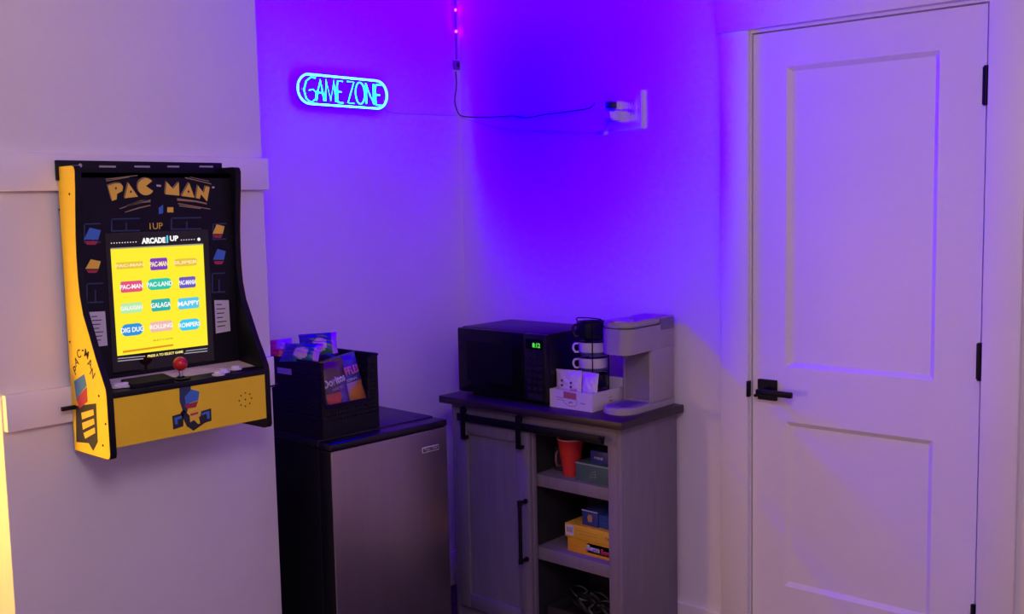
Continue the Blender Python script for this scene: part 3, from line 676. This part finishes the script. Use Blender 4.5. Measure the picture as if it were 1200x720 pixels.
# ------------------------------------------------------------------ cabinet
CF, CY0, CY1, CTOP = 2.668, 1.915, 2.668, 0.833
def build_cabinet():
    t = thing('coffee_cabinet', 'grey wooden cabinet with black sliding barn door track and dark top', 'cabinet', (2.84, (CY0+CY1)/2, 0))
    gp = mat('cabinet_grey', (0.200, 0.172, 0.215), 0.6, var=0.08, scale=10, stretch=(4, 4, 0.6), bump=0.08)
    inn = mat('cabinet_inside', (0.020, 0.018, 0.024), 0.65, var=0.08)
    wood = mat('dark_walnut', (0.030, 0.018, 0.022), 0.42, var=0.35, scale=7, stretch=(14, 1.2, 8), bump=0.12)
    bx = XC-0.018; z1 = CTOP-0.026
    c = box('countertop', 2.634, XC-0.0145, 1.888, 2.700, z1, CTOP, wood, t, bev=0.002); c['label'] = 'dark brown wood-grain top'
    box('side_panel', CF, bx, CY0, CY0+0.018, 0, z1, gp, t, bev=0.001); box('side_panel', CF, bx, CY1-0.018, CY1, 0, z1, gp, t, bev=0.001)
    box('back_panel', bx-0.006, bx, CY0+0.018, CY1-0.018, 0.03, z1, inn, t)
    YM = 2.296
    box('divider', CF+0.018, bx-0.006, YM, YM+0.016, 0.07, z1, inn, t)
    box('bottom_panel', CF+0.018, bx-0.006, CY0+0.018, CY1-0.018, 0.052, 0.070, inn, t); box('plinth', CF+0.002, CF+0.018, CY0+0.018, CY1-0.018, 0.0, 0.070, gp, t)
    box('top_rail', CF, CF+0.018, CY0+0.018, CY1-0.018, 0.742, z1, gp, t, bev=0.001)
    box('stile', CF, CF+0.018, CY0+0.018, 1.968, 0.070, 0.742, gp, t, bev=0.001); box('stile', CF, CF+0.018, 2.284, 2.330, 0.070, 0.742, gp, t, bev=0.001); box('stile', CF, CF+0.018, CY1-0.045, CY1-0.018, 0.070, 0.742, gp, t, bev=0.001)
    for z0, za in ((0.553, 0.594), (0.294, 0.338)):
        box('shelf', CF+0.022, bx-0.006, CY0+0.018, YM, z0, za, gp, t, bev=0.0015)
    # sliding door with frame
    y0, y1, zb, zt = 2.288, 2.632, 0.060, 0.765
    d = box('door', CF-0.010, CF-0.004, y0+0.002, y1-0.002, zb, zt, gp, t)
    for a, b in ((y0, y0+0.052), (y1-0.052, y1)): box('door_stile', CF-0.018, CF-0.004, a, b, zb, zt, gp, d, bev=0.001)
    for a, b in ((zb, zb+0.052), (zt-0.060, zt)): box('door_rail', CF-0.0178, CF-0.004, y0+0.052, y1-0.052, a, b, gp, d, bev=0.001)
    hx = CF-0.018
    hd = tube('handle', [(hx-0.034, 2.303, 0.300), (hx-0.034, 2.303, 0.508)], 0.0065, M_BLACKM, d, 10); hd['label'] = 'black bar pull'
    for z in (0.302, 0.506):
        lathe('post', [(0.0085, 0), (0.0085, 0.006), (0.0055, 0.007), (0.0055, 0.034)], (hx, 2.303, z), M_BLACKM, hd, 10, axis=-X_)
        lathe('end_knob', [(0.0, -0.010), (0.0085, -0.008), (0.0085, 0.008), (0, 0.010)], (hx-0.034, 2.303, z), M_BLACKM, hd, 10)
    # flat track, hangers
    tx = CF-0.028
    tr = box('track', tx-0.005, tx, 1.960, 2.612, 0.752, 0.779, M_BLACKM, t, bev=0.001)
    for y in (1.985, 2.14, 2.30, 2.46, 2.59): lathe('track_bolt', [(0.007, 0), (0.007, 0.024)], (CF, y, 0.7655), M_BLACKM, tr, 10, axis=-X_)
    for y in (2.580, 2.318):
        hg = box('hanger', tx-0.010, tx-0.0055, y-0.011, y+0.011, 0.688, 0.795, M_BLACKM, t, bev=0.001)
        lathe('roller', [(0.014, -0.003), (0.014, 0.003)], (tx-0.003, y, 0.793), M_BLACKM, hg, 14, axis=X_)
        box('strap_foot', tx-0.006, CF-0.018, y-0.011, y+0.011, 0.688, 0.700, M_BLACKM, hg)
    lathe('track_stop', [(0.010, 0), (0.010, 0.012)], (tx-0.005, 1.972, 0.7655), M_BLACKM, tr, 12, axis=-X_)
build_cabinet()

# ------------------------------------------------------------------ things on the shelves
S1, S2, S0 = 0.594, 0.338, 0.070
def build_shelf_things():
    redp = mat('cup_red', (0.62, 0.035, 0.03), 0.3)
    t = thing('red_cup', 'tall red plastic cup with pale rim on upper shelf', 'cup', (2.755, 2.188, S1))
    c = lathe('cup_body', [(0, 0), (0.026, 0), (0.027, 0.004), (0.034, 0.050), (0.036, 0.056), (0.045, 0.126), (0.042, 0.126), (0.024, 0.006), (0, 0.006)], (2.755, 2.188, S1), redp, t, 28, cap=False)
    lathe('rim', [(0.0445, 0.124), (0.0475, 0.126), (0.0475, 0.129), (0.0435, 0.129), (0.0425, 0.126)], (2.755, 2.188, S1), mat('cup_rim', (0.80, 0.45, 0.42), 0.3), t, 28, cap=False)
    # dark mug behind the cup
    t = thing('dark_mug', 'dark glass mug with handle behind red cup on upper shelf', 'mug', (2.80, 2.259, S1))
    dm = mat('dark_glass', (0.03, 0.025, 0.05), 0.15)
    lathe('mug_body', [(0, 0), (0.030, 0), (0.033, 0.01), (0.033, 0.085), (0.030, 0.085), (0.028, 0.008), (0, 0.008)], (2.80, 2.259, S1), dm, t, 22, cap=False)
    tube('handle', smooth_path([(2.772, 2.245, S1+0.07), (2.752, 2.246, S1+0.072), (2.745, 2.246, S1+0.05), (2.752, 2.246, S1+0.025), (2.772, 2.245, S1+0.02)], 4), 0.004, mat('mug_handle', (0.22, 0.10, 0.10), 0.3), t, 8)
    # teal box with a blue carton and a pink cup on it
    tb = mat('box_teal', (0.06, 0.12, 0.14), 0.55, var=0.15); line = mat('box_line', (0.22, 0.32, 0.36), 0.5)
    t = thing('teal_box', 'slate teal cardboard box with thin line print on upper shelf', 'box', (2.78, 2.055, S1))
    b = box('carton', 2.715, 2.86, 1.950, 2.136, S1, S1+0.062, tb, t, bev=0.001)
    box('lid_edge', 2.7135, 2.7150, 1.950, 2.136, S1+0.057, S1+0.062, line, t)
    p = Vector((2.7146, 2.060, S1+0.030))
    for k in range(3): prism('print_line', [(-0.020+k*0.003, -0.014+k*0.008), (0.012-k*0.004, -0.008+k*0.008), (0.012-k*0.004, -0.0068+k*0.008), (-0.020+k*0.003, -0.0128+k*0.008)], p, -Y_, Z_, 0, 0.0005, line, b)
    prism('print_line', [(0.004, -0.016), (0.0055, -0.016), (0.0055, 0.014), (0.004, 0.014)], p, -Y_, Z_, 0, 0.0005, line, b)
    bl = mat('box_blue', (0.03, 0.04, 0.26), 0.45); wt = mat('box_white', (0.60, 0.58, 0.68), 0.5)
    t = thing('blue_carton', 'small dark blue carton with white lettering lying on teal box', 'box', (2.77, 2.055, S1+0.062))
    b = box('carton', 2.735, 2.81, 2.018, 2.090, S1+0.0622, S1+0.104, bl, t, bev=0.001)
    text('MINI', (2.7345, 2.055, S1+0.080), -Y_, Z_, wt, b, width=0.034, height=0.010, bold=0.02)
    t = thing('pink_tub', 'small pink tub on teal box beside blue carton', 'tub', (2.760, 1.992, S1+0.062))
    lathe('tub_body', [(0, 0.0002), (0.018, 0.0002), (0.022, 0.028), (0, 0.028)], (2.760, 1.992, S1+0.062), mat('tub_pink', (0.60, 0.16, 0.24), 0.4), t, 18, cap=False)
    lathe('tub_lid', [(0, 0.028), (0.0235, 0.028), (0.0235, 0.033), (0, 0.034)], (2.760, 1.992, S1+0.062), mat('tub_lid', (0.55, 0.25, 0.32), 0.4), t, 18, cap=False)
    # yellow game box with a lid
    yl = mat('box_yellow', (0.75, 0.36, 0.015), 0.5, var=0.05); yl2 = mat('box_yellow_lid', (0.78, 0.46, 0.03), 0.5, var=0.05)
    t = thing('yellow_game_box', 'yellow cardboard game box with white barcode label on middle shelf', 'box', (2.80, 2.08, S2))
    b = box('tray', 2.722, 2.90, 1.955, 2.182, S2, S2+0.056, yl, t, bev=0.001)
    l = box('lid', 2.717, 2.905, 1.948, 2.189, S2+0.052, S2+0.098, yl2, t, bev=0.001)
    text('Bean', (2.7219, 2.074, S2+0.027), -Y_, Z_, wt, b, width=0.056, height=0.022, bold=0.06)
    ik = mat('box_ink', (0.02, 0.012, 0.02), 0.5)
    prism('logo_panel', rrect(0.100, 0.032, 0.008, 3), (2.7222, 2.052, S2+0.027), -Y_, Z_, 0, 0.0002, ik, b)
    text('Boozled', (2.7219, 2.008, S2+0.024), -Y_, Z_, mat('box_red', (0.55, 0.05, 0.10), 0.5), b, width=0.066, height=0.020, bold=0.05)
    prism('barcode_label', rrect(0.034, 0.036, 0.001, 1), (2.717, 2.168, S2+0.076), -Y_, Z_, 0, 0.0005, wt, l)
    for k in range(6): box('bar', 2.7162, 2.7166, 2.157+k*0.0042, 2.159+k*0.0042-0.0008*(k % 2), S2+0.068, S2+0.086, ik, l)
    text('TASTY', (2.7168, 2.000, S2+0.074), -Y_, Z_, MATS['box_red'], l, width=0.040, height=0.010, bold=0.03)
    for k in range(2): box('print_line', 2.7164, 2.7170, 2.05, 2.145-k*0.02, S2+0.080-k*0.01, S2+0.0815-k*0.01, mat('box_ochre', (0.55, 0.27, 0.01), 0.5), l)
    # blue boxes on the yellow box
    b2 = mat('box_blue2', (0.02, 0.06, 0.33), 0.45, var=0.1)
    t = thing('blue_box', 'deep blue box with gold emblem lying on yellow game box', 'box', (2.80, 2.07, S2+0.098))
    b = box('carton', 2.735, 2.87, 2.062, 2.128, S2+0.0982, S2+0.150, bl, t, bev=0.001)
    box('top_flap', 2.7335, 2.7350, 2.062, 2.128, S2+0.148, S2+0.151, wt, t)
    prism('emblem', [(-0.008, -0.012), (0.008, -0.012), (0.010, 0.004), (0.006, 0.012), (-0.006, 0.012), (-0.010, 0.004)], (2.735, 2.095, S2+0.125), -Y_, Z_, 0, 0.0006, mat('emblem_gold', (0.45, 0.28, 0.12), 0.4), b)
    t = thing('blue_packet', 'bright blue carton beside the gold emblem box on yellow box', 'box', (2.80, 2.0, S2+0.098))
    box('carton', 2.738, 2.87, 1.952, 2.060, S2+0.0982, S2+0.143, b2, t, bev=0.0015)
    box('carton_seam', 2.7372, 2.738, 1.953, 2.059, S2+0.118, S2+0.1195, mat('box_blue3', (0.05, 0.14, 0.45), 0.4), t)
    # wire tray and coiled cables at the bottom
    t = thing('cable_tray', 'dark tray heaped with tangled black cables on bottom shelf', 'tray', (2.80, 2.12, S0))
    dk = mat('tray_dark', (0.03, 0.027, 0.03), 0.5); gy = mat('cable_grey', (0.10, 0.09, 0.10), 0.45)
    box('tray_floor', 2.72, 2.90, 1.965, 2.275, S0, S0+0.006, dk, t)
    for a in ((2.72, 2.724, 1.965, 2.275), (2.896, 2.90, 1.965, 2.275), (2.724, 2.896, 1.965, 1.969), (2.724, 2.896, 2.271, 2.275)): box('tray_wall', *a, S0+0.006, S0+0.05, dk, t)
    rr = random.Random(4)
    for k in range(9):
        c0 = Vector((2.80+rr.uniform(-.03, .03), 2.03+0.022*k, S0+0.05+rr.uniform(0, .035))); R = rr.uniform(0.025, 0.045); tl = rr.uniform(-0.6, 0.6)
        pth = [c0+Vector((R*math.cos(a), R*math.sin(a)*1.2, R*0.5*math.sin(a+tl)+0.004*math.sin(3*a))) for a in [2*math.pi*i/22 for i in range(22)]]
        tube('cable', pth, 0.0045, gy if k % 3 == 0 else M_BLACK, t, 6, closed=True)
build_shelf_things()

# ------------------------------------------------------------------ things on the cabinet
def build_microwave():
    x0, x1, y0, y1, z0, z1 = 2.692, 2.985, 2.240, 2.655, CTOP+0.012, 1.081
    t = thing('microwave', 'black compact microwave with green clock digits on cabinet top', 'microwave', ((x0+x1)/2, (y0+y1)/2, CTOP))
    bd = mat('microwave_black', (0.007, 0.006, 0.010), 0.36, var=0.1, spec=0.3); gl = mat('microwave_glass', (0.003, 0.003, 0.005), 0.22, spec=0.25); ky = mat('key_grey', (0.016, 0.015, 0.022), 0.5, spec=0.2)
    box('case', x0+0.022, x1, y0, y1, z0, z1, bd, t, bev=0.006)
    yk = y0+0.100
    d = box('door', x0, x0+0.021, yk+0.001, y1, z0+0.002, z1-0.002, gl, t, bev=0.006)
    box('window_mesh', x0-0.0004, x0+0.001, yk+0.05, y1-0.045, z0+0.045, z1-0.045, mat('window_dark', (0.004, 0.004, 0.006), 0.3, spec=0.2), d)
    c = box('control_panel', x0, x0+0.021, y0, yk-0.001, z0+0.002, z1-0.002, bd, t, bev=0.005)
    box('display', x0-0.0006, x0+0.001, y0+0.012, yk-0.012, z1-0.055, z1-0.020, gl, c)
    gr = glow('clock_green', (0.12, 0.95, 0.10))
    text('8:12', (x0-0.0006, y0+0.040, z1-0.040), -Y_, Z_, gr, c, width=0.034, height=0.016, bold=0.02, name='clock_digits')
    for i in range(6):
        for j in range(3): box('key', x0-0.0010, x0+0.001, y0+0.018+j*0.024, y0+0.034+j*0.024, z0+0.040+i*0.0225, z0+0.054+i*0.0225, ky, c, bev=0.0004, seg=1)
    box('open_button', x0-0.0012, x0+0.001, y0+0.018, yk-0.018, z0+0.010, z0+0.028, ky, c, bev=0.0005, seg=1)
    for k in range(8): box('vent_slot', x1-0.10+k*0.010, x1-0.096+k*0.010, y0-0.0006, y0+0.001, z1-0.06, z1-0.02, M_BLACK, t)
    for x in (x0+0.05, x1-0.04):
        for y in (y0+0.04, y1-0.04): lathe('foot', [(0.012, 0), (0.013, 0.013)], (x, y, CTOP), M_BLACK, t, 10)
build_microwave()

def build_coffee_maker():
    y0, y1 = 1.922, 2.040; yc = (y0+y1)/2; w = y1-y0
    t = thing('coffee_maker', 'grey single-cup coffee maker at the end of cabinet top', 'coffee maker', (2.86, yc, CTOP))
    g = mat('coffee_grey', (0.36, 0.33, 0.34), 0.42, var=0.02); g2 = mat('coffee_grey_dark', (0.22, 0.20, 0.21), 0.4); tk = mat('tank_smoke', (0.22, 0.17, 0.30), 0.15, alpha=0.75)
    xb = 2.988
    def plan(xf, r, inset=0.0, back=xb):
        a, b = y0+inset, y1-inset; pts = [(back, a), (back, b)]
        n = 7
        for k in range(n+1): an = math.radians(90+90*k/n); pts.append((xf+r+r*math.cos(an), b-r+r*math.sin(an)))
        for k in range(n+1): an = math.radians(180+90*k/n); pts.append((xf+r+r*math.cos(an), a+r+r*math.sin(an)))
        return pts
    prism('base', plan(2.712, 0.050), (0, 0, CTOP), X_, Y_, 0, 0.022, g, t, bev=0.0025)
    tr = prism('drip_tray', plan(2.722, 0.043, 0.010, 2.850), (0, 0, CTOP+0.022), X_, Y_, 0, 0.003, g2, t)
    for k in range(7): box('tray_slot', 2.745+k*0.014, 2.749+k*0.014, yc-0.03, yc+0.03, CTOP+0.0250, CTOP+0.0256, M_BLACK, tr)
    box('column', 2.856, xb, y0, y1, CTOP+0.022, 1.036, g, t, bev=0.004)
    box('column_recess', 2.8545, 2.857, y0+0.012, y1-0.012, CTOP+0.03, 1.03, g2, t)
    # brew head, its underside arched towards the front
    bm = bmesh.new(); pl = plan(2.722, 0.040)
    lo = [bm.verts.new((x, y, 1.034+0.006*max(0, (x-2.722)/0.13 if x < 2.852 else 1)-0.006)) for x, y in pl]; hi = [bm.verts.new((x, y, 1.112)) for x, y in pl]
    bm.faces.new(lo[::-1]); bm.faces.new(hi)
    for k in range(len(pl)): bm.faces.new((lo[k], lo[(k+1) % len(pl)], hi[(k+1) % len(pl)], hi[k]))
    from_bm('brew_head', bm, g, t, smooth=True)
    lathe('nozzle', [(0.012, 0), (0.014, 0.022)], (2.785, yc, 1.012), g2, t, 14)
    prism('lid', plan(2.722, 0.040, 0.002, 2.905), (0, 0, 1.1155), X_, Y_, 0, 0.020, g, t, bev=0.004)
    prism('lid_grip', plan(2.716, 0.040, 0.026, 2.79), (0, 0, 1.1350), X_, Y_, 0, 0.003, mat('coffee_silver', (0.55, 0.52, 0.55), 0.25, metal=0.6), t)
    prism('lid_gap', plan(2.7225, 0.0395, 0.0015, 2.90), (0, 0, 1.1105), X_, Y_, 0, 0.0045, M_BLACK, t)
    box('water_tank', 2.908, xb, y0-0.0012, y1-0.002, 1.094, 1.131, tk, t, bev=0.002)
    for za in (1.0935, 1.1285): box('tank_seam', 2.908, xb, y0-0.0018, y0-0.0010, za, za+0.0016, g2, t)
    box('tank_lid', 2.906, xb+0.001, y0, y1, 1.131, 1.136, g, t, bev=0.0015)
    lathe('brew_button', [(0.009, 0), (0.009, 0.003), (0, 0.0035)], (2.83, yc, 1.1355), g2, t, 16)
build_coffee_maker()

def build_box_and_mugs():
    x0, x1, y0, y1, z = 2.708, 2.884, 2.058, 2.238, CTOP
    wc = mat('carton_white', (0.66, 0.60, 0.62), 0.6, var=0.03); ik = mat('carton_ink', (0.10, 0.06, 0.12), 0.6); rd = mat('carton_rust', (0.42, 0.12, 0.12), 0.6); hgt = 0.062
    t = thing('white_carton', 'open white carton with line drawing holding packets and mug rack', 'box', ((x0+x1)/2, (y0+y1)/2, z))
    th = 0.003
    box('bottom', x0, x1, y0, y1, z, z+th, wc, t)
    f = box('front_wall', x0, x0+th, y0, y1, z+th, z+hgt, wc, t); s = box('side_wall', x0+th, x1-th, y0, y0+th, z+th, z+hgt, wc, t)
    box('side_wall', x0+th, x1-th, y1-th, y1, z+th, z+hgt, wc, t); box('rear_wall', x1-th, x1, y0, y1, z+th, z+hgt+0.030, wc, t)
    O = (x0, (y0+y1)/2, z+0.03)
    prism('label_patch', [(-0.030, 0.006), (0.024, 0.004), (0.024, 0.026), (-0.030, 0.029)], O, -Y_, Z_, 0, 0.0004, rd, f)
    def line(pts, m=ik, r=0.0008, par=f, O=O, U=-Y_):
        tube('drawn_line', [Vector(O)+U*u+Z_*v for u, v in pts], r, m, par, 5)
    line([(-0.060, -0.004), (-0.045, 0.0), (-0.030, -0.004), (-0.022, -0.014), (-0.005, -0.020), (0.018, -0.018), (0.026, -0.008), (0.026, 0.004)])
    line([(-0.062, 0.006), (-0.045, 0.006), (-0.030, 0.006)]); line([(-0.010, -0.006), (-0.004, -0.010), (0.0, -0.004), (0.008, -0.008)], r=0.0016); line([(0.040, -0.004), (0.062, -0.006)], r=0.0012)
    O2 = Vector(((x0+x1)/2, y0, z+0.03)); line([(0.0, 0.004), (0.012, 0.008), (0.022, 0.004)], par=s, O=O2, U=X_); line([(0.006, -0.008), (0.014, -0.002), (0.022, -0.008)], r=0.0014, par=s, O=O2, U=X_)
    # coffee packets standing in the carton
    fo = mat('packet_white', (0.66, 0.58, 0.66), 0.35, var=0.06, scale=50); dt = mat('packet_dot', (0.10, 0.04, 0.22), 0.5); pk = mat('packet_pink', (0.55, 0.30, 0.34), 0.5)
    g = 'white packets standing in the carton'
    def packet(name, label, W, H, T, M, dots, seed):
        zf = lambda u, v: 1 if (u > 0.25 and v < 0.0 and u < 0.75) else 0
        b = bag(name, label, W, H, T, M, [fo, pk if seed == 31 else fo], zf, g, [], seed)
        b['category'] = 'packet'
        for dx, dy in dots: lathe('printed_dot', [(0.0045, T*0.45), (0.0045, T*0.56)], (dx, dy, 0), dt, b, 12, world=False)
    packet('coffee_packet', 'white packet printed with four dark dots standing in open carton', 0.112, 0.122, 0.022, frame((2.738, 2.178, z+0.066), (0, -1, 0.03), (0.10, 0.02, 1)), [(-0.022, 0.024), (-0.022, 0.008), (0.016, 0.018), (0.016, 0.004)], 31)
    packet('coffee_packet', 'plain white packet standing beside dotted packet in open carton', 0.068, 0.120, 0.022, frame((2.742, 2.094, z+0.065), (0.0, -1, -0.02), (0.10, -0.02, 1)), [], 33)
    # four mugs in a wire rack
    mx, my = 2.824, 2.140; zr = z+th
    r = thing('mug_rack', 'black wire rack holding four stacked mugs beside coffee maker', 'rack', (mx, my, zr)); wr = M_BLACKM
    RR = 0.0525; base = zr+0.003; zs = [0.893, 0.949, 1.003, 1.056]
    ring = lambda zz, rad=RR: [(mx+rad*math.cos(2*math.pi*k/28), my+rad*math.sin(2*math.pi*k/28), zz) for k in range(28)]
    tube('base_ring', ring(base), 0.0026, wr, r, 6, True)
    for zz in zs: tube('hoop', ring(zz-0.003), 0.0022, wr, r, 6, True)
    for a in (215, 130, 300):
        c, s_ = math.cos(math.radians(a)), math.sin(math.radians(a)); tube('upright', [(mx+RR*c, my+RR*s_, base), (mx+RR*c, my+RR*s_, 1.118)], 0.0022, wr, r, 6)
    tube('carry_handle', smooth_path([(mx-0.02, my+RR*0.9, 1.116), (mx-0.02, my+RR*0.9, 1.130), (mx-0.02, my-RR*0.9, 1.130), (mx-0.02, my-RR*0.9, 1.116)], 4), 0.0022, wr, r, 6)
    tube('top_hoop', ring(1.116), 0.0022, wr, r, 6, True)
    for k in range(4): tube('cross_wire', [(mx-RR*0.98, my, zs[k]-0.003), (mx+RR*0.98, my, zs[k]-0.003)], 0.002, wr, r, 6)
    mb, mw = mat('mug_black', (0.012, 0.012, 0.022), 0.22), mat('mug_white', (0.72, 0.66, 0.72), 0.25)
    band = mat('mug_band', (0.10, 0.10, 0.28), 0.3)
    lab = ['glossy black mug, lowest in the wire rack', 'white mug with handle in wire rack, directly above lowest black mug', 'white mug with handle in wire rack, directly below top black mug', 'glossy black mug, topmost in the wire rack']
    for k, zz in enumerate(zs):
        m = mw if k in (1, 2) else mb; zb = zz+0.0002; H = 0.058 if k == 3 else 0.047
        q = thing('mug', lab[k], 'mug', (mx, my, zb), 0, 'mugs in the wire rack')
        lathe('cup', [(0, 0), (0.038, 0), (0.042, 0.003), (0.0485, 0.011), (0.0495, H), (0.047, H), (0.0455, 0.012), (0.036, 0.005), (0, 0.005)], (mx, my, zb), m, q, 28, cap=False)
        if k in (1, 2): lathe('painted_band', [(0.0422, 0.003), (0.0489, 0.011), (0.0492, 0.014), (0.0488, 0.014)], (mx, my, zb), band, q, 28, cap=False)
        tube('handle', smooth_path([(mx-0.031, my+0.037, zb+H-0.006), (mx-0.039, my+0.049, zb+H-0.008), (mx-0.041, my+0.053, zb+H-0.022), (mx-0.037, my+0.047, zb+0.012), (mx-0.030, my+0.036, zb+0.013)], 4), 0.0040, m, q, 8)
build_box_and_mugs()

# ------------------------------------------------------------------ warm globe lamp standing round the corner of the pillar wall
def build_lamp():
    lx, ly = 0.42, 2.66
    t = thing('globe_lamp', 'warm glowing globe floor lamp standing by the end of pillar wall', 'lamp', (lx, ly, 0))
    lathe('base', [(0, 0), (0.13, 0), (0.13, 0.012), (0.02, 0.022), (0, 0.022)], (lx, ly, 0), M_BLACKM, t, 28, cap=False)
    lathe('pole', [(0.010, 0.02), (0.010, 0.86)], (lx, ly, 0), M_BLACKM, t, 12)
    lathe('globe', [(0, 0.85)]+[(0.10*math.sin(a), 0.95-0.10*math.cos(a)) for a in [math.pi*k/14 for k in range(1, 14)]]+[(0, 1.05)], (lx, ly, 0), glow('lamp_warm', (LAMP_POWER, LAMP_POWER*0.56, LAMP_POWER*0.055)), t, 24, cap=False)
build_lamp()
